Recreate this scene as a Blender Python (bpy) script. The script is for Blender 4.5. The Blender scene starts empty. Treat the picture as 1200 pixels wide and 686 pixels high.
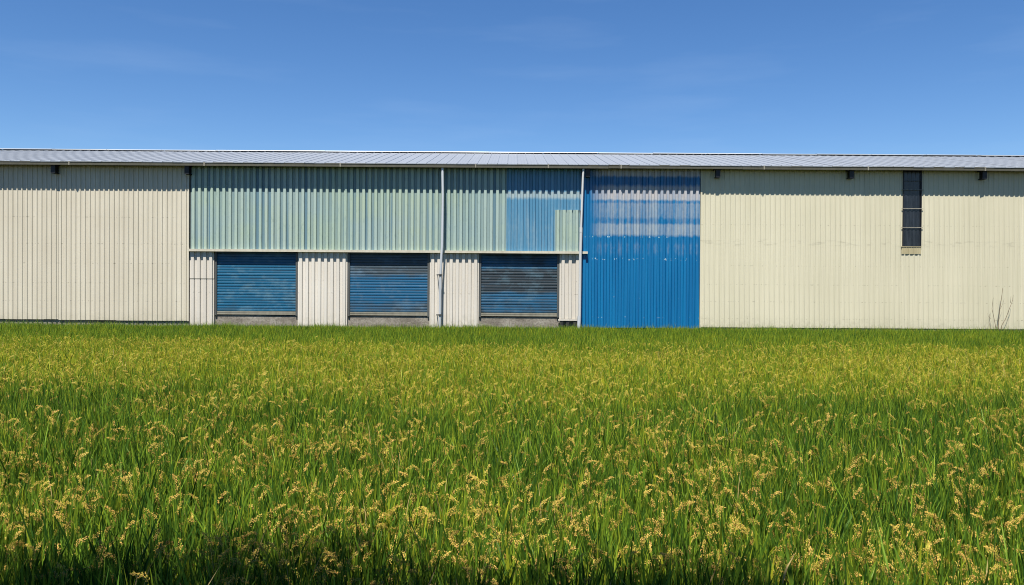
import bpy, bmesh, math, random
import numpy as np
from mathutils import Matrix, Vector, Euler

S = bpy.context.scene
COL = S.collection
rnd = random.Random(7)
R = math.radians

# ------------------------------------------------------------------ camera
EYE = 2.85
FPX = 942.0                                   # focal length in photo pixels (1200 wide)
cd = bpy.data.cameras.new('camera')
cd.sensor_width = 36.0
cd.lens = 36.0 * FPX / 1200.0
cd.clip_start = 0.05
cd.clip_end = 3000
cam = bpy.data.objects.new('camera', cd)
COL.objects.link(cam)
cam.matrix_world = (Matrix.Translation((0, 0, EYE)) @ Matrix.Rotation(R(90 - 0.55), 4, 'X')
                    @ Matrix.Rotation(0.0066, 4, 'Z'))
S.camera = cam

# ------------------------------------------------------------------ sky, sun, exposure
SUN_EL, SUN_AZ = R(65.0), R(12.0)             # azimuth: to the left, behind the camera
sun_to = Vector((-math.sin(SUN_AZ) * math.cos(SUN_EL), -math.cos(SUN_AZ) * math.cos(SUN_EL), math.sin(SUN_EL)))
W = bpy.data.worlds.new('World')
S.world = W
W.use_nodes = True
wn, wl = W.node_tree.nodes, W.node_tree.links
bg = wn['Background']
sky = wn.new('ShaderNodeTexSky')
sky.sky_type = 'NISHITA'
sky.sun_disc = False
sky.sun_elevation = SUN_EL
sky.sun_rotation = math.atan2(sun_to.x, sun_to.y)
sky.altitude = 0
sky.air_density = 0.9
sky.dust_density = 0.0
sky.ozone_density = 4.5
hs = wn.new('ShaderNodeHueSaturation')
hs.inputs['Saturation'].default_value = 1.20
hs.inputs['Hue'].default_value = 0.505
wl.new(sky.outputs[0], hs.inputs['Color'])
# thin cirrus, everywhere in the sky alike
tc = wn.new('ShaderNodeTexCoord')
mp = wn.new('ShaderNodeMapping')
mp.inputs['Scale'].default_value = (2.0, 2.0, 14.0)
mp.inputs['Location'].default_value = (0.7, 0.0, 0.4)
nz = wn.new('ShaderNodeTexNoise')
nz.inputs['Scale'].default_value = 2.2
nz.inputs['Detail'].default_value = 5
rp = wn.new('ShaderNodeValToRGB')
rp.color_ramp.elements[0].position = 0.52
rp.color_ramp.elements[0].color = (0, 0, 0, 1)
rp.color_ramp.elements[1].position = 0.78
rp.color_ramp.elements[1].color = (0.07, 0.07, 0.07, 1)
mx = wn.new('ShaderNodeMixRGB')
mx.inputs['Color2'].default_value = (4.6, 5.8, 7.6, 1)
wl.new(tc.outputs['Generated'], mp.inputs[0])
wl.new(mp.outputs[0], nz.inputs['Vector'])
wl.new(nz.outputs[0], rp.inputs[0])
wl.new(rp.outputs[0], mx.inputs['Fac'])
wl.new(hs.outputs[0], mx.inputs['Color1'])
wl.new(mx.outputs[0], bg.inputs['Color'])
bg.inputs['Strength'].default_value = 0.0585

sd = bpy.data.lights.new('sun', 'SUN')
sd.energy = 5.0
sd.angle = R(0.5)
sd.color = (1.0, 0.955, 0.88)
sun = bpy.data.objects.new('sun', sd)
COL.objects.link(sun)
sun.rotation_euler = sun_to.to_track_quat('Z', 'Y').to_euler()
sun.location = (0, -10, 40)

vs = S.view_settings
vs.view_transform = 'Standard'
vs.look = 'None'
vs.gamma = 1
vs.use_curve_mapping = False
vs.exposure = 1.20
S.cycles.filter_width = 1.0
S.cycles.max_bounces = 8
S.cycles.diffuse_bounces = 4
S.cycles.glossy_bounces = 3
S.cycles.transmission_bounces = 4
S.cycles.sample_clamp_indirect = 6

# ------------------------------------------------------------------ helpers
ALB = 0.57                                    # paint as it looks in full sun -> its reflectance
def lin(r, g, b):
    f = lambda c: (c / 255 / 12.92) if c / 255 <= 0.04045 else ((c / 255 + 0.055) / 1.055) ** 2.4
    return (f(r) * ALB, f(g) * ALB, f(b) * ALB, 1.0)

class MB:
    """collects polygons for ONE mesh"""
    def __init__(s):
        s.v, s.f = [], []
    def add(s, v, f):
        o = len(s.v)
        s.v += [tuple(p) for p in v]
        s.f += [tuple(i + o for i in q) for q in f]
        return s
    def box(s, x0, x1, y0, y1, z0, z1):
        v = [(x, y, z) for x in (x0, x1) for y in (y0, y1) for z in (z0, z1)]
        return s.add(v, [(0, 1, 3, 2), (4, 6, 7, 5), (0, 4, 5, 1), (2, 3, 7, 6), (0, 2, 6, 4), (1, 5, 7, 3)])
    def tube(s, pts, radii, n=10, cap=True):
        pts = [Vector(p) for p in pts]
        if not hasattr(radii, '__len__'):
            radii = [radii] * len(pts)
        rings = []
        for i, p in enumerate(pts):
            d = (pts[min(i + 1, len(pts) - 1)] - pts[max(i - 1, 0)]).normalized()
            a = d.cross(Vector((0.31, 0.95, 0.05)))
            if a.length < 1e-3:
                a = d.cross(Vector((1, 0, 0)))
            a.normalize()
            b = d.cross(a)
            rings.append([p + (a * math.cos(t) + b * math.sin(t)) * radii[i]
                          for t in [2 * math.pi * k / n for k in range(n)]])
        v = [q for r in rings for q in r]
        f = []
        for i in range(len(pts) - 1):
            for k in range(n):
                f.append((i * n + k, i * n + (k + 1) % n, (i + 1) * n + (k + 1) % n, (i + 1) * n + k))
        if cap:
            f.append(tuple(range(n))[::-1])
            f.append(tuple((len(pts) - 1) * n + k for k in range(n)))
        return s.add(v, f)
    def mesh(s, name, smooth=False):
        m = bpy.data.meshes.new(name)
        m.from_pydata(s.v, [], s.f)
        if smooth:
            for p in m.polygons:
                p.use_smooth = True
        m.update()
        return m

def put(name, me, mat=None, parent=None, loc=(0, 0, 0)):
    if isinstance(me, MB):
        me = me.mesh(name)
    if mat is not None and not me.materials:
        me.materials.append(mat)
    o = bpy.data.objects.new(name, me)
    COL.objects.link(o)
    o.parent = parent
    o.location = loc
    return o

def tag(o, label=None, cat=None, group=None, kind=None):
    for k, v in (('label', label), ('category', cat), ('group', group), ('kind', kind)):
        if v:
            o[k] = v
    return o

class N:
    """little node-building helper around one Principled material"""
    def __init__(s, name, rough=0.5, spec=0.4, metal=0.0):
        s.m = bpy.data.materials.new(name)
        s.m.use_nodes = True
        s.t = s.m.node_tree
        s.b = s.t.nodes['Principled BSDF']
        s.b.inputs['Roughness'].default_value = rough
        s.b.inputs['Specular IOR Level'].default_value = spec
        s.b.inputs['Metallic'].default_value = metal
    def n(s, ty, **kw):
        x = s.t.nodes.new(ty)
        for k, v in kw.items():
            setattr(x, k, v)
        return x
    def l(s, a, b):
        s.t.links.new(a, b)
    def val(s, sock, v):
        if isinstance(v, (int, float)):
            sock.default_value = v
        elif isinstance(v, tuple):
            sock.default_value = v
        else:
            s.l(v, sock)
    def pos(s):
        return s.n('ShaderNodeNewGeometry').outputs['Position']
    def xyz(s):
        x = s.n('ShaderNodeSeparateXYZ')
        s.l(s.pos(), x.inputs[0])
        return x.outputs
    def noise(s, scale=(1, 1, 1), detail=4, loc=(0, 0, 0), vec=None, rough=0.55):
        mp = s.n('ShaderNodeMapping')
        mp.inputs['Scale'].default_value = scale
        mp.inputs['Location'].default_value = loc
        s.l(vec or s.pos(), mp.inputs[0])
        z = s.n('ShaderNodeTexNoise')
        z.inputs['Scale'].default_value = 1.0
        z.inputs['Detail'].default_value = detail
        z.inputs['Roughness'].default_value = rough
        s.l(mp.outputs[0], z.inputs['Vector'])
        return z.outputs[0]
    def ramp(s, fac, stops, interp='LINEAR'):
        r = s.n('ShaderNodeValToRGB')
        cr = r.color_ramp
        cr.interpolation = interp
        while len(cr.elements) < len(stops):
            cr.elements.new(0.5)
        for e, (p, c) in zip(cr.elements, stops):
            e.position = p
            e.color = c if isinstance(c, tuple) else (c, c, c, 1)
        s.val(r.inputs[0], fac)
        return r.outputs[0]
    def math(s, op, a, b=0.0, clamp=False):
        x = s.n('ShaderNodeMath', operation=op, use_clamp=clamp)
        s.val(x.inputs[0], a)
        s.val(x.inputs[1], b)
        return x.outputs[0]
    def mix(s, f, a, b, mode='MIX'):
        x = s.n('ShaderNodeMixRGB', blend_type=mode)
        s.val(x.inputs[0], f)
        s.val(x.inputs[1], a)
        s.val(x.inputs[2], b)
        return x.outputs[0]
    def span(s, v, a, b):
        x = s.n('ShaderNodeMapRange')
        x.clamp = True
        s.val(x.inputs[0], v)
        x.inputs[1].default_value = a
        x.inputs[2].default_value = b
        return x.outputs[0]
    def color(s, c):
        s.val(s.b.inputs['Base Color'], c)
    def bump(s, h, dist=0.01, strength=0.5):
        x = s.n('ShaderNodeBump')
        x.inputs['Strength'].default_value = strength
        x.inputs['Distance'].default_value = dist
        s.l(h, x.inputs['Height'])
        s.l(x.outputs[0], s.b.inputs['Normal'])
    def rand(s):
        return s.n('ShaderNodeObjectInfo').outputs['Random']

def painted(name, base, dirt, streak=0.35, rows=(), vary=0.08, rough=0.5, smudge=None):
    """sheet metal paint with vertical run-off stains, rows of screw marks and a little sheet-to-sheet variation"""
    k = N(name, rough, 0.35)
    x, y, z = k.xyz()
    runs = k.ramp(k.noise((5.5, 0.4, 0.16), 5), [(0.42, 0.0), (0.75, 1.0)])
    blot = k.ramp(k.noise((0.45, 0.3, 0.5), 5, (3, 1, 7)), [(0.38, 0.0), (0.72, 1.0)])
    c = k.mix(k.math('MULTIPLY', runs, streak), base, dirt)
    c = k.mix(k.math('MULTIPLY', blot, streak * 0.6), c, dirt)
    v = k.span(k.rand(), 0, 1)
    c = k.mix(vary, c, k.ramp(v, [(0, (0.0, 0.0, 0.0, 1)), (1, (1, 1, 1, 1))]), 'SOFT_LIGHT')
    for rz in rows:                                  # lines of dirty screw heads
        band = k.math('LESS_THAN', k.math('ABSOLUTE', k.math('SUBTRACT', z, rz)), 0.020)
        spot = k.ramp(k.noise((11, 1, 9), 2, (rz, 0, 0)), [(0.55, 0.0), (0.66, 1.0)])
        c = k.mix(k.math('MULTIPLY', band, k.math('MULTIPLY', spot, 0.42)), c, lin(95, 92, 80))
    if smudge:
        sz, hh = smudge
        band = k.span(k.math('ABSOLUTE', k.math('SUBTRACT', z, sz)), hh, hh * 0.3)
        spot = k.ramp(k.noise((1.6, 1, 7), 6, (2, 0, 3), rough=0.7), [(0.52, 0.0), (0.68, 1.0)])
        c = k.mix(k.math('MULTIPLY', band, k.math('MULTIPLY', spot, 0.45)), c, lin(150, 145, 125))
    foot = k.math('MULTIPLY', k.span(k.math('ADD', z, k.math('MULTIPLY', k.noise((3, 1, 2), 5, (8, 0, 0), rough=0.7), 0.9)), 2.0, 1.25),
                  k.ramp(k.noise((5, 2, 4), 5, (0, 2, 6), rough=0.7), [(0.4, 0.1), (0.65, 1.0)]))
    c = k.mix(k.math('MULTIPLY', foot, 0.45), c, lin(150, 148, 122))
    k.color(c)
    k.bump(k.noise((9, 9, 1.2), 3), 0.01, 0.25)
    return k

# ------------------------------------------------------------------ materials
ZR = lambda y: 2.85 + (334 - y) * 0.03928        # facade height at image row y (photo centre column)
XR = lambda x: (x - 600) * 0.03928               # facade X at image column x
WY = 37.0                                        # plane of the sheet valleys

M = {}
M['cream'] = painted('cream_paint', lin(230, 222, 201), lin(194, 182, 158), 0.36,
                     rows=(ZR(258), ZR(289), ZR(312), ZR(335), ZR(356)), vary=0.10).m
M['cream_pale'] = painted('pale_yellow_paint', lin(232, 225, 196), lin(202, 197, 166), 0.30,
                          rows=(ZR(262), ZR(310), ZR(332), ZR(352), ZR(372)), vary=0.07, smudge=(ZR(283), 0.22)).m
M['pier'] = painted('pier_paint', lin(240, 233, 220), lin(206, 196, 180), 0.42, rows=(ZR(330), ZR(345)), vary=0.12).m

def green_paint():
    k = N('weathered_green_paint', 0.5, 0.35)
    x, y, z = k.xyz()
    base = k.mix(k.rand(), lin(172, 196, 190), lin(184, 203, 193))
    yl = k.ramp(k.noise((0.35, 0.2, 0.6), 4, (9, 3, 2)), [(0.4, 0.0), (0.68, 1.0)])
    base = k.mix(k.math('MULTIPLY', yl, 0.6), base, lin(188, 206, 172))
    runs = k.ramp(k.noise((6.2, 0.1, 0.10), 4, (1, 0, 5)), [(0.45, 0.0), (0.64, 1.0)])
    deep = k.span(y, WY - 0.055, WY - 0.004)          # sheet valleys: run-off stains, plus shade put into the colour
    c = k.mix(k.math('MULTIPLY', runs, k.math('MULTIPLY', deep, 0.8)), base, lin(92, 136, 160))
    c = k.mix(k.math('MULTIPLY', deep, 0.42), c, lin(96, 126, 138))  # darker valley tone, partly painted shade between the ribs
    sp = k.ramp(k.noise((7, 2, 2.5), 6, (4, 4, 4), rough=0.7), [(0.55, 0.0), (0.72, 1.0)])
    c = k.mix(k.math('MULTIPLY', sp, 0.35), c, lin(100, 130, 135))
    k.color(c)
    k.bump(k.noise((9, 9, 1.2), 3), 0.01, 0.25)
    return k.m
M['green'] = green_paint()

def chalk_paint(name, blue, chalk, stops, z0, z1, solid_left=None, chips=(), low=None):
    """blue paint worn through to a chalky undercoat in bands"""
    k = N(name, 0.42, 0.4)
    x, y, z = k.xyz()
    wob = k.math('MULTIPLY', k.math('SUBTRACT', k.noise((4.5, 0.3, 1.5), 6, rough=0.7), 0.5), 0.26)
    t = k.span(k.math('ADD', z, wob), z0, z1)
    ch = k.ramp(t, stops)
    cols = k.noise((8.5, 0.1, 0.25), 5, (3, 3, 3), rough=0.65)
    grit = k.noise((9, 3, 5), 6, (1, 8, 3), rough=0.7)
    v = k.math('ADD', ch, k.math('MULTIPLY', k.math('SUBTRACT', cols, 0.5), 1.5))
    v = k.math('ADD', v, k.math('MULTIPLY', k.math('SUBTRACT', grit, 0.5), 0.6))
    v = k.span(v, 0.10, 1.15)
    v = k.math('MULTIPLY', v, k.span(ch, 0.0, 0.18))
    if solid_left:
        v = k.math('MULTIPLY', v, k.span(k.math('ADD', x, wob), solid_left[0], solid_left[1]))
    b = k.mix(k.ramp(k.noise((4.2, 0.3, 0.2), 4, (7, 0, 0)), [(0.35, 0.0), (0.7, 1.0)]), blue[0], blue[1])
    if low:
        chalk = k.mix(k.span(t, 0.76, 0.83), low, chalk)
    c = k.mix(v, b, chalk)
    for rz, th, w in chips:
        band = k.math('LESS_THAN', k.math('ABSOLUTE', k.math('SUBTRACT', z, rz)), w)
        spot = k.ramp(k.noise((9.5, 1, 6), 2, (rz * 3, 0, rz)), [(th, 0.0), (th + 0.03, 1.0)])
        c = k.mix(k.math('MULTIPLY', band, spot), c, lin(190, 215, 225))
    k.color(c)
    k.bump(k.noise((9, 9, 1.2), 3), 0.01, 0.25)
    return k.m

M['door_blue'] = chalk_paint('worn_blue_paint', (lin(0, 108, 166), lin(4, 126, 184)), lin(206, 202, 200),
    [(0.0, 0.0), (0.44, 0.0), (0.475, 0.12), (0.52, 0.14), (0.545, 0.05), (0.57, 0.0), (0.592, 0.58), (0.650, 0.62),
     (0.662, 0.22), (0.684, 0.22), (0.70, 0.44), (0.782, 0.50), (0.79, 0.25), (0.800, 0.25), (0.812, 0.92), (0.885, 0.98),
     (0.905, 0.12), (0.948, 0.12), (0.962, 1.1)],
    0.9, 8.2, (XR(690), XR(706)), low=lin(198, 204, 202),
    chips=((ZR(303), 0.60, 0.05), (ZR(327), 0.68, 0.03), (ZR(348), 0.67, 0.04), (ZR(371), 0.66, 0.03), (ZR(277), 0.62, 0.03)))
M['faded_blue'] = chalk_paint('faded_blue_paint', (lin(84, 144, 180), lin(100, 158, 192)), lin(184, 200, 200),
    [(0.0, 0.16), (0.3, 0.2), (0.5, 0.12), (0.63, 0.1), (0.665, 0.9), (0.72, 0.95), (0.74, 0.1), (1.0, 0.1)], 4.3, 8.2)

def slat_paint(name, blue, dark, pale, mask_stops, z0, z1, seed):
    k = N(name, 0.45, 0.4)
    x, y, z = k.xyz()
    t = k.span(z, z0, z1)
    m = k.ramp(t, mask_stops)
    blot = k.noise((0.9, 0.3, 1.3), 5, (seed, 3, seed * 2))
    fine = k.noise((1.2, 0.3, 14), 4, (seed, 0, 1))
    v = k.math('ADD', m, k.math('MULTIPLY', k.math('SUBTRACT', blot, 0.5), 2.0))
    v = k.math('ADD', v, k.math('MULTIPLY', k.math('SUBTRACT', fine, 0.5), 0.7))
    c = k.mix(k.span(v, 0.2, 0.8), dark, blue)
    pl = k.ramp(k.noise((1.4, 0.2, 2.2), 6, (seed + 5, 0, 0), rough=0.65), [(0.5, 0.0), (0.72, 1.0)])
    c = k.mix(k.math('MULTIPLY', pl, 0.7), c, pale)
    k.color(c)
    return k.m
zs0, zs1 = ZR(372), ZR(296)
M['slat0'] = slat_paint('blue_slat_paint', lin(8, 94, 130), lin(42, 76, 94), lin(92, 132, 150),
                        [(0, 0.35), (0.15, 0.8), (0.8, 0.95), (1, 0.2)], zs0, zs1, 1.3)
M['slat1'] = slat_paint('blue_grey_slat_paint', lin(6, 90, 130), lin(58, 74, 84), lin(88, 116, 136),
                        [(0, 0.25), (0.18, 0.55), (0.3, 1.1), (0.55, 1.1), (0.68, -0.1), (1, -0.3)], zs0, zs1, 4.1)
M['slat2'] = slat_paint('slate_slat_paint', lin(24, 90, 126), lin(38, 52, 60), lin(82, 114, 130),
                        [(0, 0.1), (0.12, 0.6), (0.32, 0.9), (0.42, -0.1), (0.7, -0.2), (0.78, 0.9), (1, 0.2)], zs0, zs1, 8.8)
M['bottom_bar'] = painted('pale_bar_paint', lin(166, 162, 146), lin(112, 106, 92), 0.5).m
M['steel_grey'] = painted('grey_steel_paint', lin(96, 100, 100), lin(70, 66, 58), 0.5).m
M['ledge'] = painted('flashing_paint', lin(226, 220, 200), lin(170, 160, 135), 0.35).m
M['pipe'] = painted('pipe_plastic', lin(214, 220, 226), lin(176, 180, 180), 0.4).m
M['pipe_white'] = painted('white_pipe_plastic', lin(226, 228, 228), lin(180, 180, 175), 0.35).m
M['gutter'] = painted('gutter_metal', lin(106, 104, 90), lin(84, 80, 66), 0.5, rough=0.45).m
M['black_steel'] = painted('dark_steel_paint', lin(30, 33, 40), lin(44, 40, 36), 0.4).m
M['tan_board'] = painted('tan_board', lin(212, 200, 160), lin(160, 148, 112), 0.6).m

def roof_metal():
    k = N('galvanised_roofing', 0.42, 0.5, 0.35)
    c = k.mix(k.rand(), lin(180, 186, 193), lin(184, 190, 197))
    d = k.ramp(k.noise((3.0, 0.35, 0.5), 5), [(0.45, 0.0), (0.75, 1.0)])
    c = k.mix(k.math('MULTIPLY', d, 0.35), c, lin(172, 177, 182))
    k.color(c)
    return k.m
M['roof'] = roof_metal()
k = N('ridge_cap_metal', 0.45, 0.5, 0.2)
k.color(k.mix(k.noise((1, 1, 1), 3), lin(150, 158, 168), lin(170, 178, 186)))
M['ridge'] = k.m

def concrete():
    k = N('rough_concrete', 0.9, 0.2)
    a = k.noise((1.2, 1.2, 2.5), 6, rough=0.7)
    c = k.ramp(a, [(0.3, lin(116, 108, 98)), (0.5, lin(160, 152, 140)), (0.72, lin(190, 184, 172))])
    g = k.ramp(k.noise((12, 12, 12), 4, (5, 5, 5), rough=0.7), [(0.45, 0.0), (0.65, 1.0)])
    c = k.mix(k.math('MULTIPLY', g, 0.5), c, lin(96, 90, 80))
    k.color(c)
    k.bump(k.noise((20, 20, 20), 5, rough=0.7), 0.02, 0.7)
    return k.m
M['concrete'] = concrete()

def glass():
    k = N('dusty_dark_glass', 0.25, 0.5)
    runs = k.ramp(k.noise((10, 1, 0.7), 5, (2, 0, 0), rough=0.65), [(0.45, 0.0), (0.75, 1.0)])
    blot = k.ramp(k.noise((2.5, 1, 2.5), 5), [(0.4, 0.0), (0.75, 1.0)])
    c = k.mix(k.math('MULTIPLY', runs, 0.6), lin(24, 28, 36), lin(76, 82, 92))
    c = k.mix(k.math('MULTIPLY', blot, 0.4), c, lin(60, 62, 66))
    k.color(c)
    return k.m
M['glass'] = glass()

def soil(name, a, b):
    k = N(name, 0.95, 0.15)
    c = k.ramp(k.noise((1.5, 1.5, 1.5), 7, rough=0.7), [(0.3, a), (0.7, b)])
    k.color(c)
    k.bump(k.noise((6, 6, 6), 6, rough=0.7), 0.05, 0.8)
    return k.m
M['mud'] = soil('paddy_mud', lin(46, 40, 28), lin(74, 64, 44))
M['earth'] = soil('dry_earth', lin(92, 80, 58), lin(126, 112, 84))
M['land'] = soil('open_land', lin(70, 84, 40), lin(96, 100, 58))

def leaf_mat(name, young, mid, ripe, transl=0.35, tint=0.5):
    """leaf: colour by blade and by plant, plus the plant's own ripeness carried by the instance"""
    m = bpy.data.materials.new(name)
    m.use_nodes = True
    t = m.node_tree
    nd, lk = t.nodes, t.links
    b = nd['Principled BSDF']
    out = nd['Material Output']
    at = nd.new('ShaderNodeAttribute')
    at.attribute_type = 'INSTANCER'
    at.attribute_name = 'ripe'
    geo = nd.new('ShaderNodeNewGeometry')
    oi = nd.new('ShaderNodeObjectInfo')
    a1 = nd.new('ShaderNodeMath'); a1.operation = 'MULTIPLY_ADD'
    lk.new(geo.outputs['Random Per Island'], a1.inputs[0]); a1.inputs[1].default_value = tint; a1.inputs[2].default_value = -tint / 2
    a2 = nd.new('ShaderNodeMath'); a2.operation = 'MULTIPLY_ADD'
    lk.new(oi.outputs['Random'], a2.inputs[0]); a2.inputs[1].default_value = 0.25; lk.new(a1.outputs[0], a2.inputs[2])
    a3 = nd.new('ShaderNodeMath'); a3.operation = 'ADD'; a3.use_clamp = True
    lk.new(a2.outputs[0], a3.inputs[0]); lk.new(at.outputs['Fac'], a3.inputs[1])
    r = nd.new('ShaderNodeValToRGB')
    lk.new(a3.outputs[0], r.inputs[0])
    r.color_ramp.elements[0].position = 0.0; r.color_ramp.elements[0].color = young
    r.color_ramp.elements[1].position = 1.0; r.color_ramp.elements[1].color = ripe
    e = r.color_ramp.elements.new(0.5); e.color = mid
    lk.new(r.outputs[0], b.inputs['Base Color'])
    b.inputs['Roughness'].default_value = 0.45
    b.inputs['Specular IOR Level'].default_value = 0.12
    tr = nd.new('ShaderNodeBsdfTranslucent')
    lk.new(r.outputs[0], tr.inputs['Color'])
    mxs = nd.new('ShaderNodeMixShader')
    mxs.inputs[0].default_value = transl
    lk.new(b.outputs[0], mxs.inputs[1]); lk.new(tr.outputs[0], mxs.inputs[2])
    lk.new(mxs.outputs[0], out.inputs['Surface'])
    return m
M['rice_leaf'] = leaf_mat('rice_leaf', (0.024, 0.070, 0.009, 1), (0.140, 0.232, 0.019, 1), (0.40, 0.36, 0.022, 1), 0.34, 0.75)
M['rice_grain'] = leaf_mat('rice_grain', (0.60, 0.34, 0.10, 1), (0.50, 0.38, 0.07, 1), (0.36, 0.36, 0.035, 1), 0.25, 0.9)
M['rice_dry'] = leaf_mat('dry_rice_leaf', (0.24, 0.18, 0.07, 1), (0.36, 0.27, 0.11, 1), (0.42, 0.31, 0.14, 1), 0.25)
M['grass'] = leaf_mat('verge_grass', (0.05, 0.13, 0.02, 1), (0.10, 0.21, 0.025, 1), (0.2, 0.24, 0.07, 1), 0.35)
M['tree_leaf'] = leaf_mat('tree_leaf', (0.03, 0.07, 0.015, 1), (0.05, 0.1, 0.02, 1), (0.08, 0.12, 0.03, 1), 0.2)
k = N('tree_bark', 0.9, 0.2)
k.color(k.ramp(k.noise((6, 6, 1.5), 6), [(0.3, lin(70, 60, 48)), (0.7, lin(120, 108, 92))]))
k.bump(k.noise((14, 14, 3), 5), 0.03, 0.8)
M['bark'] = k.m
k = N('dry_stem', 0.85, 0.2)
k.color(k.ramp(k.noise((8, 8, 8), 4), [(0.3, lin(112, 98, 78)), (0.7, lin(150, 134, 110))]))
M['stem'] = k.m
k = N('road_asphalt', 0.9, 0.2)
k.color(k.ramp(k.noise((9, 9, 9), 6, rough=0.7), [(0.3, (0.04, 0.04, 0.04, 1)), (0.7, (0.075, 0.073, 0.07, 1))]))
M['asphalt'] = k.m

# ------------------------------------------------------------------ ground
X0, X1 = -34.0, 34.0                      # the warehouse's length
g = MB().add([(-900, -900, -0.06), (900, -900, -0.06), (900, 900, -0.06), (-900, 900, -0.06)], [(0, 1, 2, 3)])
tag(put('open_ground', g, M['land']), kind='structure')
g = MB().box(-60, 60, 2.6, 36.2, -0.05, 0.0)
tag(put('paddy_mud', g, M['mud']), kind='structure')
v, f = [], []
prof = [(35.55, -0.02), (35.9, 0.45), (36.3, 0.70), (36.7, 0.74), (60, 0.76), (60, -0.05)]
for xx in (-60, 60):
    v += [(xx, a, b) for a, b in prof]
n = len(prof)
f = [(i, i + 1, n + i + 1, n + i) for i in range(n - 1)]
tag(put('building_plot', MB().add(v, f), M['earth']), kind='structure')
v = []
prof = [(-9.0, -0.05), (-8.2, 1.2), (1.2, 1.25), (2.8, 0.0), (3.0, -0.05)]
for xx in (-60, 60):
    v += [(xx, a, b) for a, b in prof]
n = len(prof)
f = [(i, n + i, n + i + 1, i + 1) for i in range(n - 1)]
tag(put('road_bank', MB().add(v, f), M['earth']), kind='structure')
tag(put('road', MB().box(-60, 60, -7.2, 0.2, 1.2, 1.262), M['asphalt']), kind='structure')

# ------------------------------------------------------------------ the warehouse
house = bpy.data.objects.new('warehouse', None)
COL.objects.link(house)
house.location = (0, WY, 0.76)
tag(house, 'long metal clad warehouse in cream, green and blue with a low grey roof', 'warehouse')
HI = house.matrix_basis.inverted() if False else Matrix.Translation((0, -WY, -0.76))

def hput(name, me, mat, parent=None, loc=(0, 0, 0)):
    """part of the warehouse, given in world coordinates"""
    o = put(name, me, mat, parent or house, loc)
    if parent is None:
        o.location = Vector(loc) + Vector((0, -WY, -0.76))
    return o

_cache = {}
def sheet_mesh(w, h, n, depth, crest, flank, bow=0.0):
    """ribbed metal sheet: n ribs over width w, standing depth proud towards -Y; returned edges give it a lip"""
    key = (round(w, 4), round(h, 4), n, depth, crest, flank)
    if key in _cache:
        return _cache[key]
    p = w / n
    prof = [(0, 0)]
    for i in range(n):
        a = i * p + (p - crest - 2 * flank) * 0.5
        prof += [(a, 0), (a + flank, -depth), (a + flank + crest, -depth), (a + 2 * flank + crest, 0)]
    prof.append((w, 0))
    b = MB()
    rows = 2
    for zz in (0, h):
        b.v += [(x, y, zz) for x, y in prof]
    m = len(prof)
    b.f += [(i, i + 1, m + i + 1, m + i) for i in range(m - 1)]
    # turned lips at top and bottom so that the sheet has an edge
    for zz, s in ((0, 0.0), (h, 0.0)):
        o = len(b.v)
        b.v += [(x, y, zz) for x, y in prof] + [(x, 0.012, zz) for x, y in prof]
        b.f += [(o + i, o + m + i, o + m + i + 1, o + i + 1) for i in range(m - 1)]
    _cache[key] = b.mesh('ribbed_sheet')
    return _cache[key]

def clad(parent, name, x0, x1, z0, z1, pitch, depth, crest, flank, mat, per=4, yy=WY, jit=0.004, zj=0.0):
    """a run of ribbed sheets side by side, each an object"""
    nr = max(1, round((x1 - x0) / pitch))
    p = (x1 - x0) / nr
    i = 0
    while i < nr:
        k = min(per, nr - i)
        me = sheet_mesh(p * k, z1 - z0, k, depth, crest, flank)
        if me.materials and me.materials[0] != mat:
            me = me.copy()
            me.materials.clear()
        o = put(name, me, mat, parent)
        dz = rnd.uniform(-zj, zj)
        o.location = Vector((x0 + p * i, yy - rnd.uniform(0, jit), z0 + dz)) - parent_origin(parent)
        i += k

def parent_origin(p):
    return Vector((0, WY, 0.76)) + p.location if p is not house else Vector((0, WY, 0.76))

def wall_part(name, x0, x1, z0, z1, mat, y0=WY + 0.02, y1=WY + 0.14):
    """backing slab of a stretch of wall"""
    return hput(name, MB().box(x0, x1, y0, y1, z0, z1), mat)

EAVE_Z = 8.16                             # gutter underside
EAVE_Y = WY - 0.51
XL, XM, XD, XE = XR(222), XR(681), XR(681), XR(821)
TOP = 8.28
# cream wall on the left
wl_ = wall_part('cream_wall', X0, XL - 0.01, 1.14, TOP, M['black_steel'])
wl_['label'] = 'cream ribbed wall on the left'
cut = XR(68.5)
clad(wl_, 'wall_sheet', cut + 0.004, XL - 0.06, 1.10, TOP, 0.2205, 0.036, 0.045, 0.022, M['cream'], 4, zj=0.012)
clad(wl_, 'wall_sheet', X0, cut - 0.004, 1.12, TOP, 0.2205, 0.036, 0.045, 0.022, M['cream'], 4, zj=0.012)
put('corner_trim', MB().box(XL - 0.075, XL - 0.012, WY - 0.05, WY + 0.012, 1.08, TOP), M['cream'], wl_).location = -parent_origin(wl_)
hput('concrete_footing', MB().box(X0, XL - 0.02, WY + 0.06, WY + 0.3, 0.70, 1.14), M['concrete'])
# green cladding above the shutters
LEDGE0, LEDGE1 = 4.315, 4.40
up = wall_part('green_cladding', XL, XM, LEDGE1, TOP, M['black_steel'])
clad(up, 'cladding_sheet', XL + 0.05, XR(593), LEDGE1, TOP, 0.281, 0.068, 0.115, 0.030, M['green'], 3)
clad(up, 'blue_sheet', XR(593), XR(650), LEDGE1, TOP, 0.281, 0.068, 0.115, 0.030, M['faded_blue'], 4)
clad(up, 'blue_sheet', XR(650), XM - 0.03, ZR(246.5), TOP, 0.281, 0.068, 0.115, 0.030, M['faded_blue'], 4)
clad(up, 'patch_sheet', XR(649.5), XR(679), LEDGE1, ZR(246), 0.281, 0.068, 0.115, 0.030, M['green'], 4, WY - 0.016)
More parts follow.
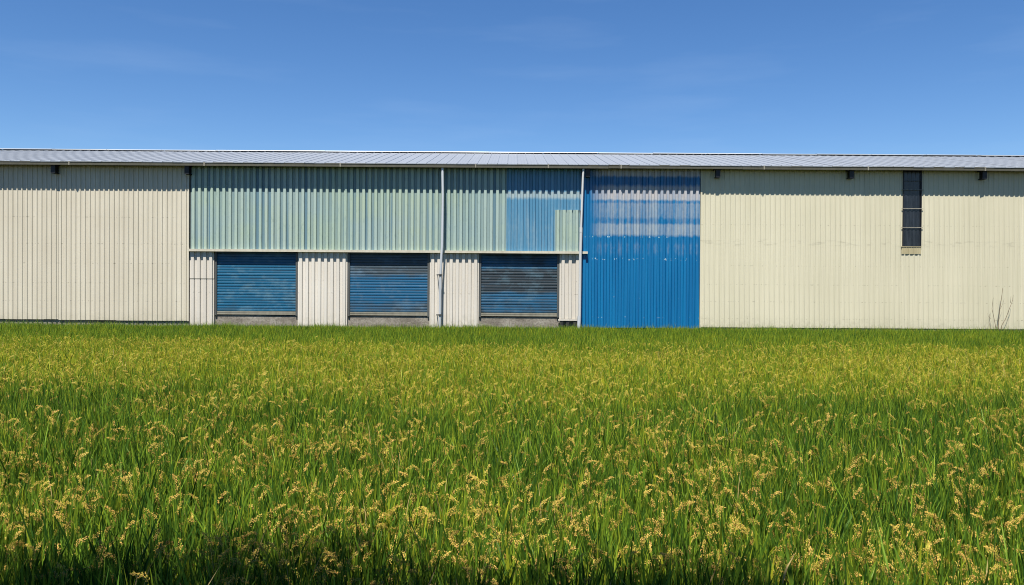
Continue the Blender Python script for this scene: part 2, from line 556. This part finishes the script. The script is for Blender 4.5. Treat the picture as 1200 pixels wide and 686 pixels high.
# ledge
lg = hput('ledge', MB().box(XL - 0.02, XR(688), WY - 0.20, WY + 0.02, LEDGE0, LEDGE1).box(XL - 0.02, XR(688), WY - 0.203, WY - 0.185, LEDGE0 - 0.025, LEDGE0 + 0.01), M['ledge'])
# piers
for i, (a, b) in enumerate(((222.5, 251), (349, 407), (503.5, 561), (655.5, 680.5))):
    z0 = 1.30 if i == 3 else 0.80
    pr = wall_part('wall_pier', XR(a) + 0.01, XR(b) - 0.01, z0 + 0.02, LEDGE0 - 0.002, M['pier'])
    if i == 0:
        zj = ZR(329.5)
        clad(pr, 'pier_sheet', XR(a), XR(b), z0, zj - 0.02, 0.29, 0.068, 0.13, 0.025, M['pier'], 4)
        clad(pr, 'pier_sheet', XR(a), XR(b), zj + 0.02, LEDGE0, 0.29, 0.068, 0.13, 0.025, M['pier'], 4, WY - 0.012)
    else:
        clad(pr, 'pier_sheet', XR(a), XR(b), z0, LEDGE0, 0.285, 0.068, 0.13, 0.025, M['pier'], 4)
    if i == 3:
        put('bottom_rail', MB().box(XR(a) - 0.05, XR(b) - 0.02, WY - 0.075, WY + 0.01, 1.215, 1.285), M['pier'], pr).location = -parent_origin(pr)
        for q in (657.5, 664.5, 673):
            put('rail_foot', MB().box(XR(q) - 0.03, XR(q) + 0.11, WY - 0.05, WY + 0.09, 0.95, 1.21), M['black_steel'], pr).location = -parent_origin(pr)
hput('concrete_base', MB().box(XR(251) - 0.3, XR(681), WY + 0.10, WY + 0.4, 0.70, 1.36), M['concrete'])

# roller shutters
SH = 0.126
def slat_mesh(w):
    b = MB()
    pr = [(0.002, 0.012), (0.0, -0.010), (0.020, -0.014), (0.060, -0.012), (0.098, -0.004), (0.127, 0.007)]
    for xx in (0, w):
        b.v += [(xx, y, z) for z, y in pr]
    m = len(pr)
    b.f += [(m + i, m + i + 1, i + 1, i) for i in range(m - 1)]
    return b.mesh('shutter_slat')
for i, (a, b) in enumerate(((251.5, 348.5), (407.5, 503), (561.5, 655))):
    xa, xb = XR(a), XR(b)
    ys = WY + 0.085
    zb = 1.40
    sh = hput('roller_shutter', MB().box(xa, xb, ys + 0.03, ys + 0.05, zb, LEDGE0 + 0.05), M['black_steel'])
    sh['label'] = ('faded blue roller shutter', 'blue and grey roller shutter', 'dark slate roller shutter with blue streaks')[i]
    og = parent_origin(sh)
    for s, xx in ((0, xa), (1, xb - 0.085)):
        put('guide_rail', MB().box(xx, xx + 0.085, ys - 0.075, ys + 0.02, zb - 0.04, LEDGE0 - 0.003), M['steel_grey'], sh).location = -og
    put('bottom_bar', MB().box(xa + 0.09, xb - 0.09, ys - 0.035, ys + 0.02, zb, zb + 0.07)
        .box(xa + 0.09, xb - 0.09, ys - 0.022, ys + 0.02, zb + 0.085, zb + 0.15), M['bottom_bar'], sh).location = -og
    me = slat_mesh(xb - xa - 0.18)
    zz = zb + 0.16
    while zz < LEDGE0 + 0.02:
        o = put('slat', me, M['slat%d' % i], sh)
        o.location = Vector((xa + 0.09, ys + rnd.uniform(-0.003, 0.003), zz)) - og
        zz += SH
# blue sheeted door
dr = wall_part('blue_door', XD, XE, 0.90, TOP, M['black_steel'])
clad(dr, 'door_sheet', XD, XE - 0.06, 0.90, TOP, 0.2775, 0.068, 0.115, 0.030, M['door_blue'], 4, WY - 0.01, 0.006, 0.006)
# pale wall on the right, left open where the window sits
WX0, WX1, WZ0, WZ1 = XR(1056.5), XR(1078.5), ZR(286.2), ZR(198.4)
SILL = ZR(295)
wr = wall_part('pale_wall', XE, X1, 1.0, TOP, M['black_steel'])
wr['label'] = 'pale yellow ribbed wall on the right'
put('corner_trim', MB().box(XE - 0.045, XE + 0.03, WY - 0.05, WY + 0.012, 0.93, TOP), M['cream_pale'], wr).location = -parent_origin(wr)
A = (0.232, 0.026, 0.040, 0.030)
clad(wr, 'wall_sheet', XE + 0.035, WX0, 0.955, TOP, *A, M['cream_pale'], 4, zj=0.006)
clad(wr, 'wall_sheet', WX0, WX1, 0.955, SILL, *A, M['cream_pale'], 4)
clad(wr, 'wall_sheet', WX1, X1, 0.955, TOP, *A, M['cream_pale'], 4, zj=0.006)
hput('concrete_footing', MB().box(XE + 0.02, X1, WY + 0.03, WY + 0.3, 0.70, 1.0), M['concrete'])
# tall window
wd = hput('window', MB().box(WX0 + 0.002, WX1 - 0.002, WY + 0.012, WY + 0.019, SILL, WZ1), M['black_steel'])
og = parent_origin(wd)
fr = MB().box(WX0, WX0 + 0.045, WY - 0.045, WY + 0.01, WZ0, WZ1).box(WX1 - 0.045, WX1, WY - 0.045, WY + 0.01, WZ0, WZ1)
put('window_frame', fr, M['black_steel'], wd).location = -og
ed = [WZ0, ZR(264), ZR(242), ZR(220), WZ1]
for a, b in zip(ed, ed[1:]):
    # each pane a ribbed translucent sheet, gone dark with dust
    put('pane', sheet_mesh(WX1 - WX0 - 0.10, b - a - 0.03, 4, 0.014, 0.06, 0.03), M['glass'], wd).location = Vector((WX0 + 0.05, WY - 0.004, a + 0.015)) - og
for q in (264, 242, 220):
    put('window_bar', MB().tube([(WX0 - 0.06, WY - 0.052, ZR(q)), (WX1 + 0.06, WY - 0.052, ZR(q))], 0.015, 8), M['bottom_bar'], wd).location = -og
put('window_bar', MB().tube([(WX0 + 0.02, WY - 0.04, ZR(209.5)), (WX1 - 0.02, WY - 0.04, ZR(209.5))], 0.014, 8), M['steel_grey'], wd).location = -og
sl = MB().box(WX0 - 0.03, WX1 - 0.01, WY - 0.036, WY + 0.01, SILL, WZ0 - 0.03).box(WX0 - 0.05, WX1 + 0.01, WY - 0.055, WY + 0.01, WZ0 - 0.028, WZ0 + 0.004)
for q in range(7):
    xx = WX0 + 0.05 + q * 0.115
    sl.box(xx, xx + 0.03, WY - 0.046, WY - 0.034, SILL + 0.005, WZ0 - 0.032)
put('window_sill', sl, M['tan_board'], wd).location = -og

# roof: each standing seam panel an object
RY, RZ0, RZ1 = WY - 0.53, 8.325, 10.10
RL = 8.0
slope = math.atan2(RZ1 - RZ0, RL)
def roof_mesh(w, run, flip=1):
    """one roofing panel with a raised seam on its left edge; run along +Y (or -Y)"""
    L = run / math.cos(slope)
    b = MB()
    pr = [(0, 0), (0.012, 0.026), (0.034, 0.026), (0.046, 0.0), (w * 0.36, 0.0), (w * 0.38, 0.005), (w * 0.44, 0.005), (w * 0.46, 0.0),
          (w * 0.66, 0.0), (w * 0.68, 0.005), (w * 0.74, 0.005), (w * 0.76, 0.0), (w, 0)]
    for t in (0, 1):
        for x, h in pr:
            b.v.append((x, flip * (t * L * math.cos(slope) - h * math.sin(slope)), t * L * math.sin(slope) + h * math.cos(slope)))
    m = len(pr)
    b.f += [((i, i + 1, m + i + 1, m + i) if flip > 0 else (i, m + i, m + i + 1, i + 1)) for i in range(m - 1)]
    o = len(b.v)
    b.v += [(x, flip * -h * math.sin(slope), h * math.cos(slope)) for x, h in pr] + [(x, 0, -0.03) for x, h in pr]
    b.f += [(o + i, o + m + i, o + m + i + 1, o + i + 1) for i in range(m - 1)]
    return b.mesh('roof_panel')
v = []
for xx in (X0 - 0.3, X1 + 0.3):
    v += [(xx, RY + 0.04, RZ0 - 0.05), (xx, RY + RL, RZ1 - 0.04), (xx, RY + 2 * RL - 0.04, RZ0 - 0.05)]
rf = hput('roof', MB().add(v, [(0, 3, 4, 1), (1, 4, 5, 2), (0, 2, 5, 3), (0, 1, 2), (3, 5, 4)]), M['steel_grey'])
og = parent_origin(rf)
PW = 0.46
fm, bm_ = roof_mesh(PW, RL), roof_mesh(PW, RL, -1)
nP = int((X1 - X0 + 0.6) / PW)
for i in range(nP):
    put('roof_panel', fm, M['roof'], rf).location = Vector((X0 - 0.3 + i * PW, RY + rnd.uniform(-0.008, 0.004), RZ0 + rnd.uniform(-0.004, 0.004))) - og
bk = MB()                                     # rear slope, out of sight: one piece
for i in range(nP):
    bk.add([(x + X0 - 0.3 + i * PW, y + RY + 2 * RL, z + RZ0) for x, y, z in [tuple(q.co) for q in bm_.vertices]], [tuple(p.vertices) for p in bm_.polygons])
put('rear_roofing', bk, M['roof'], rf).location = -og
# ridge cap in lengths
xx = X0 - 0.3
L = 3.0
while xx < X1:
    c = MB()
    pr = [(-0.30, -0.035), (-0.28, 0.0), (0, 0.05), (0.28, 0.0), (0.30, -0.035)]
    for q in (0, L - 0.012):
        c.v += [(q, y, z) for y, z in pr]
    c.f += [(i, 5 + i, 5 + i + 1, i + 1) for i in range(4)]
    put('ridge_cap', c, M['ridge'], rf).location = Vector((xx, RY + RL, RZ1 + 0.045 + rnd.uniform(-0.008, 0.008))) - og
    xx += L
# gutter in lengths with joints
gt = hput('gutter', MB().box(X0 - 0.2, X1 + 0.2, EAVE_Y + 0.012, EAVE_Y + 0.12, EAVE_Z + 0.012, EAVE_Z + 0.03), M['gutter'])
og = parent_origin(gt)
b = MB()
pr = [(0.13, 0.0), (0.0, 0.0), (-0.006, 0.105), (-0.02, 0.125), (-0.02, 0.15), (0.01, 0.15), (0.012, 0.02), (0.12, 0.02)]
seg = 6.08
for q in (0, seg - 0.01):
    b.v += [(q, y, z) for y, z in pr]
n = len(pr)
b.f += [(i, i + 1, n + i + 1, n + i) for i in range(n - 1)] + [tuple(range(n)), tuple(range(n, 2 * n))[::-1]]
gm = b.mesh('gutter_length')
xx = XR(401) - 5 * seg
while xx < X1:
    put('gutter_length', gm, M['gutter'], gt).location = Vector((xx, EAVE_Y, EAVE_Z + rnd.uniform(-0.008, 0.008))) - og
    xx += seg
jm = MB().box(-0.03, 0.03, -0.028, 0.02, -0.008, 0.165).mesh('gutter_joint')
for q in (244, 401, 557, 641, 725, 1145, 88, 890, 1010):
    put('gutter_joint', jm, M['bottom_bar'] if q not in (88, 890, 1010) else M['gutter'], gt).location = Vector((XR(q), EAVE_Y, EAVE_Z)) - og
# rafter ends under the eave, every bay
def rafter():
    b = MB()
    for z0, z1, w in ((-0.02, 0.02, 0.10), (0.34, 0.38, 0.16)):
        b.box(-w, w, -0.36, 0.02, z0, z1)
    b.box(-0.06, 0.06, -0.34, 0.02, 0.0203, 0.3397)
    b.box(-0.10, 0.10, -0.362, -0.345, -0.018, 0.36)
    return b.mesh('rafter_end')
rm = rafter()
for q in (-88, 67, 222, 687, 838, 993, 1147, 1302):
    o = put('rafter_end', rm, M['black_steel'], house)
    o.location = Vector((XR(q), WY, ZR(207.5))) - Vector((0, WY, 0.76))
# side and rear walls
v = [(X0, WY + 0.14), (X0, WY + 15.4), (X1, WY + 15.4), (X1, WY + 0.14)]
b = MB()
for i in range(3):
    (xa, ya), (xb, yb) = v[i], v[i + 1]
    b.add([(xa, ya, 0.7), (xb, yb, 0.7), (xb, yb, 8.27), (xa, ya, 8.27)], [(0, 1, 2, 3)])
hput('rear_wall', b, M['cream_pale'])

# downpipes
def pipe(pts, rad, mat, clamps, label):
    o = hput('downpipe', MB().tube(pts, rad, 12, False).mesh('downpipe', True), mat)
    o['label'] = label
    og = parent_origin(o)
    for (x, y, z) in clamps:
        put('pipe_clamp', MB().box(x - 0.17, x + 0.08, y - 0.085, y - 0.060, z - 0.025, z + 0.025).box(x - 0.17, x - 0.14, y - 0.083, WY - 0.05, z - 0.024, z + 0.024)
            .tube([(x, y, z - 0.04), (x, y, z + 0.04)], rad + 0.012, 12), M['steel_grey'], o).location = -og
    return o
yp = WY - 0.40
pipe([(XR(518.6), yp - 0.0, EAVE_Z + 0.01), (XR(518.7), yp, EAVE_Z - 0.3), (XR(519.2), yp, EAVE_Z - 1.2), (XR(518.8), yp, 4.6), (XR(518.0), yp, 4.2), (XR(517), yp + 0.02, 3.2), (XR(516.6), yp + 0.03, 0.8)],
     0.058, M['pipe'], [(XR(516.9), yp + 0.02, ZR(323)), (XR(516.6), yp + 0.03, ZR(369.5))], 'grey downpipe between the second and third shutters')
d2 = pipe([(XR(681.8), yp - 0.0, EAVE_Z + 0.01), (XR(681.2), yp, EAVE_Z - 0.4), (XR(679.4), yp, ZR(272))], 0.05, M['pipe_white'], [], 'white downpipe beside the blue door')
og = parent_origin(d2)
put('lower_pipe', MB().tube([(XR(679.6), yp, ZR(269)), (XR(678.9), yp, ZR(300)), (XR(678.6), yp + 0.02, ZR(375))], 0.066, 12, False).mesh('lower_pipe', True), M['pipe_white'], d2).location = -og
put('pipe_foot', MB().tube([(XR(678.2), yp + 0.0, ZR(370)), (XR(677.6), yp - 0.02, 0.8)], 0.085, 12, False).mesh('pipe_foot', True), M['pipe'], d2).location = -og
put('pipe_collar', MB().tube([(XR(679.45), yp, ZR(273)), (XR(679.45), yp, ZR(267))], 0.070, 12, False).mesh('pipe_collar', True), M['pipe_white'], d2).location = -og

# ------------------------------------------------------------------ rice and grass
nr = np.random.default_rng(11)

class Plant:
    """triangle soup with a material index per face"""
    def __init__(s):
        s.v, s.f, s.mi = [], [], []
    def blade(s, base, az, lean, length, width, bend, face, mi, seg=6, droop=0.0, fold=0.25):
        d = np.array([math.cos(az), math.sin(az), 0.0])
        side = np.array([math.cos(face), math.sin(face), 0.0])
        p = np.array(base, float)
        th = lean
        o = len(s.v)
        tt = np.linspace(0, 1, seg + 1)
        for i, t in enumerate(tt):
            wd = width * 0.5 * (0.55 + 1.2 * t - 1.72 * t * t) / 0.77 if t < 1 else 0
            wd = max(wd, 0.0)
            if i == seg:
                s.v.append(tuple(p))
            else:
                s.v.append(tuple(p - side * wd))
                s.v.append(tuple(p + side * wd))
            th = lean + bend * t * t + droop * max(0.0, t - 0.55)
            p = p + (d * math.sin(th) + np.array([0, 0, math.cos(th)])) * (length / seg)
        for i in range(seg - 1):
            a = o + 2 * i
            s.f.append((a, a + 1, a + 3, a + 2)); s.mi.append(mi)
        a = o + 2 * (seg - 1)
        s.f.append((a, a + 1, a + 2)); s.mi.append(mi)
    def grain(s, p, d, l, w, mi):
        d = d / np.linalg.norm(d)
        a = np.cross(d, (0.3, 0.2, 0.9)); a /= (np.linalg.norm(a) + 1e-6)
        b = np.cross(d, a)
        o = len(s.v)
        m = p + d * l * 0.5
        s.v += [tuple(p)] + [tuple(m + (a * math.cos(t) + b * math.sin(t)) * w) for t in (0, 2.09, 4.19)] + [tuple(p + d * l)]
        for i in range(3):
            j = (i + 1) % 3
            s.f.append((o, o + 1 + i, o + 1 + j)); s.mi.append(mi)
            s.f.append((o + 4, o + 1 + j, o + 1 + i)); s.mi.append(mi)
    def panicle(s, base, az, top, reach, rs, ngr, mi_stem, mi_grain):
        """stalk that arches over and hangs, with short side branches of grains"""
        d = np.array([math.cos(az), math.sin(az), 0.0])
        pts = []
        p = np.array(base, float)
        h = top - base[2]
        K = 12
        lean = rs.uniform(0.02, 0.16)
        hang = rs.uniform(2.4, 3.1) if rs.uniform() < 0.75 else rs.uniform(0.9, 1.9)
        bow = rs.uniform(0.35, 0.6)
        for i in range(K + 1):
            t = i / K
            th = lean + (hang * ((t - 0.5) / 0.5) ** bow if t > 0.5 else 0)
            pts.append(p.copy())
            stp = h / 6.0 * 0.92 if t <= 0.5 else reach / 6.0
            p = p + (d * math.sin(th) + np.array([0, 0, math.cos(th)])) * stp
        side = np.array([-d[1], d[0], 0])
        o = len(s.v)
        for i, q in enumerate(pts):
            w = 0.0016
            s.v += [tuple(q - side * w), tuple(q + side * w)]
        for i in range(K):
            a = o + 2 * i
            s.f.append((a, a + 1, a + 3, a + 2)); s.mi.append(mi_stem)
        for g in range(ngr):
            t = rs.uniform(0.50, 1.0)
            u = t * K
            i = min(int(u), K - 1)
            q = pts[i] + (pts[i + 1] - pts[i]) * (u - i)
            tan = pts[i + 1] - pts[i]
            tan /= np.linalg.norm(tan) + 1e-6
            spread = 0.0072 * (1.15 - abs(t - 0.72) * 1.6)
            off = np.array([rs.normal(), rs.normal(), rs.normal() - 0.5]) * spread
            dr = tan + np.array([rs.normal(), rs.normal(), rs.normal() - 0.6]) * 0.25
            s.grain(q + off, dr, rs.uniform(0.011, 0.015), rs.uniform(0.0026, 0.0036), mi_grain)
    def mesh(s, name, mats):
        m = bpy.data.meshes.new(name)
        m.from_pydata(s.v, [], s.f)
        for q in mats:
            m.materials.append(q)
        m.polygons.foreach_set('material_index', np.array(s.mi, dtype=np.int32))
        m.update()
        return m

def rice_plant(rs, npan, nleaf, broad=1.0):
    P = Plant()
    for i in range(nleaf):
        az = rs.uniform(0, 2 * math.pi)
        r = 0.085 * math.sqrt(rs.uniform())
        z0 = rs.uniform(0.18, 0.48)
        tipz = rs.normal(0.94, 0.085)
        lean = abs(rs.normal(0.12, 0.10)) if rs.uniform() < 0.75 else abs(rs.normal(0.26, 0.14))
        L = (tipz - z0) / math.cos(min(lean, 0.6)) * rs.uniform(0.95, 1.08)
        L = max(L, 0.2)
        P.blade((r * math.cos(az), r * math.sin(az), z0), az + rs.normal() * 0.7, lean, L, broad * (rs.uniform(0.010, 0.018) if rs.uniform() < 0.68 else rs.uniform(0.019, 0.030)),
                rs.uniform(0.0, 0.35), rs.uniform(0, math.pi), 2 if rs.uniform() < 0.02 else 0, 6,
                droop=rs.uniform(0.5, 2.2) if rs.uniform() < 0.16 else 0.0)
    for i in range(int(nleaf * 0.2)):                 # sheaths and lower leaves that close the canopy
        az = rs.uniform(0, 2 * math.pi)
        r = 0.08 * math.sqrt(rs.uniform())
        P.blade((r * math.cos(az), r * math.sin(az), 0.0), az, abs(rs.normal(0.10, 0.08)), rs.uniform(0.5, 0.75), 0.013, 0.3,
                rs.uniform(0, math.pi), 2 if rs.uniform() < 0.2 else 0, 4)
    for i in range(npan):
        az = rs.uniform(0, 2 * math.pi)
        r = 0.08 * math.sqrt(rs.uniform())
        a2 = az + rs.normal() * 0.6
        P.panicle((r * math.cos(az), r * math.sin(az), 0.4), a2, rs.normal(0.85, 0.06), rs.uniform(0.10, 0.17), rs, int(rs.uniform(60, 88)), 0, 1)
    return P

def scatter(name, pts, rot, scl, idx, ripe, variants, mats):
    """one object: points that geometry nodes turn into instances of the variants"""
    vc = bpy.data.collections.new(name + '_kinds')
    for P in variants:
        o = bpy.data.objects.new(name + '_plant', P.mesh(name + '_plant', mats))
        vc.objects.link(o)
    me = bpy.data.meshes.new(name)
    me.from_pydata([tuple(p) for p in pts], [], [])
    def at(nm, ty, arr, key='value'):
        a = me.attributes.new(nm, ty, 'POINT')
        a.data.foreach_set(key, np.ascontiguousarray(arr).ravel())
    at('rot', 'FLOAT_VECTOR', rot.astype(np.float32), 'vector')
    at('scl', 'FLOAT_VECTOR', scl.astype(np.float32), 'vector')
    at('idx', 'INT', idx.astype(np.int32))
    at('ripe', 'FLOAT', ripe.astype(np.float32))
    o = bpy.data.objects.new(name, me)
    COL.objects.link(o)
    t = bpy.data.node_groups.new(name + '_scatter', 'GeometryNodeTree')
    t.interface.new_socket('Geometry', in_out='INPUT', socket_type='NodeSocketGeometry')
    t.interface.new_socket('Geometry', in_out='OUTPUT', socket_type='NodeSocketGeometry')
    gi, go = t.nodes.new('NodeGroupInput'), t.nodes.new('NodeGroupOutput')
    ci = t.nodes.new('GeometryNodeCollectionInfo')
    ci.inputs['Collection'].default_value = vc
    ci.inputs['Separate Children'].default_value = True
    ci.inputs['Reset Children'].default_value = True
    ip = t.nodes.new('GeometryNodeInstanceOnPoints')
    ip.inputs['Pick Instance'].default_value = True
    def na(nm, ty):
        q = t.nodes.new('GeometryNodeInputNamedAttribute')
        q.data_type = ty
        q.inputs['Name'].default_value = nm
        return q.outputs['Attribute']
    t.links.new(gi.outputs[0], ip.inputs['Points'])
    t.links.new(ci.outputs[0], ip.inputs['Instance'])
    t.links.new(na('idx', 'INT'), ip.inputs['Instance Index'])
    t.links.new(na('rot', 'FLOAT_VECTOR'), ip.inputs['Rotation'])
    t.links.new(na('scl', 'FLOAT_VECTOR'), ip.inputs['Scale'])
    t.links.new(ip.outputs[0], go.inputs[0])
    md = o.modifiers.new('scatter', 'NODES')
    md.node_group = t
    return o

def vnoise(x, y, seed):
    """smooth value noise on the field, 0..1"""
    g = np.random.default_rng(seed).random((64, 64))
    xi, yi = np.floor(x).astype(int), np.floor(y).astype(int)
    fx, fy = x - xi, y - yi
    fx, fy = fx * fx * (3 - 2 * fx), fy * fy * (3 - 2 * fy)
    G = lambda a, b: g[a % 64, b % 64]
    return (G(xi, yi) * (1 - fx) + G(xi + 1, yi) * fx) * (1 - fy) + (G(xi, yi + 1) * (1 - fx) + G(xi + 1, yi + 1) * fx) * fy

# planted rows, jittered
gx, gy = np.meshgrid(np.arange(-34, 34, 0.20), np.arange(3.3, 35.75, 0.20))
gx, gy = gx.ravel(), gy.ravel()
keep = np.abs(gx) < 0.66 * gy * 1.12 + 4.5
gx, gy = gx[keep], gy[keep]
gx = gx + nr.normal(0, 0.045, gx.size)
gy = gy + nr.normal(0, 0.045, gy.size)
big = vnoise(gx * 0.16 + 9, gy * 0.30 + 3, 1)
mid = vnoise(gx * 0.7, gy * 0.7, 2)
small = vnoise(gx * 2.2, gy * 2.2, 3)
bump = lambda y, a, b, s: 1 / (1 + np.exp(-(y - a) / s)) * 1 / (1 + np.exp((y - b) / s))
band = bump(gy + (big - 0.5) * 5, 15.0, 26.0, 1.3)               # riper belt across the field
young = 1 / (1 + np.exp(-(gy + (big - 0.5) * 3 - 27.0) / 0.9))    # greener headland by the building
ripe = 0.17 + 0.36 * band + 0.10 * young * 1.0 + (mid - 0.5) * 0.12 + (small - 0.5) * 0.12
near = 1 / (1 + np.exp((gy - 9.5) / 1.6))
ripe += 0.06 * near
pan = 0.40 * near + 0.16 + 0.42 * band - 0.5 * young + (mid - 0.5) * 0.40 + (small - 0.5) * 0.45 + nr.normal(0, 0.10, gx.size)
NV = 8
kinds = []
for npan in (0, 1, 3, 5):
    for q in range(NV):
        kinds.append(rice_plant(nr, npan + int(nr.integers(0, 2)) * (npan > 0), 36))
for q in range(NV):
    kinds.append(rice_plant(nr, 0, 15, 1.5))
lev = np.digitize(pan, [0.29, 0.60, 0.90])
lev = np.where((gy < 5.15) & (nr.uniform(size=gx.size) < 0.7), 4, lev)      # coarse leafy plants along the unshorn edge
idx = lev * NV + nr.integers(0, NV, gx.size)
hgt = 1.0 + (vnoise(gx * 0.9 + 5, gy * 0.9, 4) - 0.5) * 0.09 + nr.normal(0, 0.025, gx.size)
hgt += np.clip((5.5 - gy) / 0.9, 0, 1) * nr.uniform(0.0, 0.24, gx.size)      # the unshorn edge row stands tallest
pts = np.stack([gx, gy, np.zeros_like(gx)], 1)
rot = np.stack([nr.normal(0, 0.05, gx.size), nr.normal(0, 0.05, gx.size), nr.uniform(0, 6.283, gx.size)], 1)
scl = np.stack([np.full(gx.size, 1.0), np.full(gx.size, 1.0), hgt], 1)
rice = scatter('rice_crop', pts, rot, scl, idx, ripe, kinds, [M['rice_leaf'], M['rice_grain'], M['rice_dry']])
tag(rice, 'ripening green and golden rice filling the paddy in front of the warehouse', 'rice', kind='stuff')

# rough grass on the strip under the walls and on the road bank
def grass_tuft(rs, n, hmin, hmax):
    P = Plant()
    for i in range(n):
        az = rs.uniform(0, 6.283)
        r = 0.10 * math.sqrt(rs.uniform())
        P.blade((r * math.cos(az), r * math.sin(az), -0.02), az, abs(rs.normal(0.2, 0.18)), rs.uniform(hmin, hmax), rs.uniform(0.006, 0.012),
                rs.uniform(0.1, 0.9), rs.uniform(0, math.pi), 1 if rs.uniform() < 0.12 else 0, 4)
    return P
tufts = [grass_tuft(nr, 34, 0.10, 0.26) for q in range(6)] + [grass_tuft(nr, 22, 0.2, 0.42) for q in range(2)]
n = 5200
tx = nr.uniform(-30, 30, n)
ty = nr.uniform(35.85, 36.93, n)
prof = np.interp(ty, [35.55, 35.9, 36.3, 36.7, 60], [-0.02, 0.45, 0.70, 0.74, 0.76])
lo = vnoise(tx * 0.6, ty * 0 + 2.5, 8)
ti = np.where(nr.uniform(size=n) < 0.03 + 0.16 * (lo > 0.66), nr.integers(6, 8, n), nr.integers(0, 6, n))
sc = 0.5 + 0.75 * lo + nr.normal(0, 0.08, n)
gr = scatter('verge_grass', np.stack([tx, ty, prof], 1), np.stack([np.zeros(n), np.zeros(n), nr.uniform(0, 6.283, n)], 1),
             np.stack([np.ones(n), np.ones(n), sc], 1), ti, 0.25 + 0.4 * lo, tufts, [M['grass'], M['rice_dry']])
tag(gr, 'rough green grass along the foot of the warehouse walls', 'grass', kind='stuff')

# bare weed stems by the right wall
wb = bpy.data.objects.new('bare_weed', None)
COL.objects.link(wb)
wb.location = (XR(1165), 36.72, 0.74)
tag(wb, 'bare brown weed with thin leafless stems against the pale wall', 'weed')
def px(x, y):
    return ((x - 1165) * 0.0390, 0.0, 2.85 + (334 - (y - 3.75)) * 0.0390 - 0.74)
for line, r in (([(1166.5, 392), (1167, 378), (1168, 362), (1170, 350), (1170.5, 338)], 0.026),
                ([(1163.5, 392), (1161.5, 377), (1158.5, 362), (1159, 349)], 0.020),
                ([(1167.5, 392), (1170, 381), (1175, 374), (1178, 362), (1182, 352), (1182.8, 346)], 0.022),
                ([(1158, 392), (1156, 378), (1155.2, 368)], 0.014),
                ([(1180.5, 355), (1179.5, 351), (1179.8, 347)], 0.010),
                ([(1157, 374), (1154, 371), (1153.6, 367)], 0.008),
                ([(1168, 362), (1171, 356), (1172.5, 350)], 0.009)):
    pts_ = []
    for i, (x, y) in enumerate(line):
        q = px(x, y)
        pts_.append((q[0] + rnd.uniform(-0.012, 0.012), rnd.uniform(-0.06, 0.06), q[2]))
    put('stem', MB().tube(pts_, [r * 0.72 * (1 - 0.6 * i / (len(pts_) - 1)) for i in range(len(pts_))], 6), M['stem'], wb)

# ------------------------------------------------------------------ roadside tree behind the camera; its shade falls on the front rows of rice
tr = bpy.data.objects.new('roadside_tree', None)
COL.objects.link(tr)
tr.location = (-3.2, -2.4, 1.25)
tag(tr, 'broad leafy tree on the road bank shading the front rows of rice', 'tree')
b = MB()
b.tube([(0, 0, -0.1), (0.1, 0.1, 1.2), (0.25, 0.3, 2.6), (0.5, 0.6, 4.0), (0.7, 0.8, 5.4)], [0.30, 0.22, 0.19, 0.14, 0.06], 10)
for q in range(11):
    a = q * 2.4 + 0.3
    h = 2.3 + q * 0.22
    e = Vector((math.cos(a) * rnd.uniform(2.0, 3.8) + 0.8, math.sin(a) * rnd.uniform(1.4, 2.6) + 0.9, h + rnd.uniform(1.4, 2.6)))
    s0 = Vector((0.25, 0.3, h))
    b.tube([s0, s0.lerp(e, 0.5) + Vector((0, 0, 0.3)), e], [0.10, 0.06, 0.02], 6)
put('trunk', b, M['bark'], tr)
P = Plant()
cen = np.array([-1.6, 1.66, 5.6])
rad = np.array([6.0, 3.6, 1.4])
cl = []
while len(cl) < 660:
    u = nr.uniform(-1, 1, 3)
    if u[0] ** 8 + u[1] ** 8 + u[2] ** 2 < 1:
        cl.append(cen + u * rad)
for c in cl:
    for q in range(80):
        p = c + nr.normal(0, 0.32, 3)
        az, fc = nr.uniform(0, 6.283), nr.uniform(0, 6.283)
        P.blade(p, az, nr.uniform(0.7, 2.4), nr.uniform(0.12, 0.2), nr.uniform(0.06, 0.10), 0.3, fc, 0, 3)
put('crown', P.mesh('crown', [M['tree_leaf']]), None, tr)
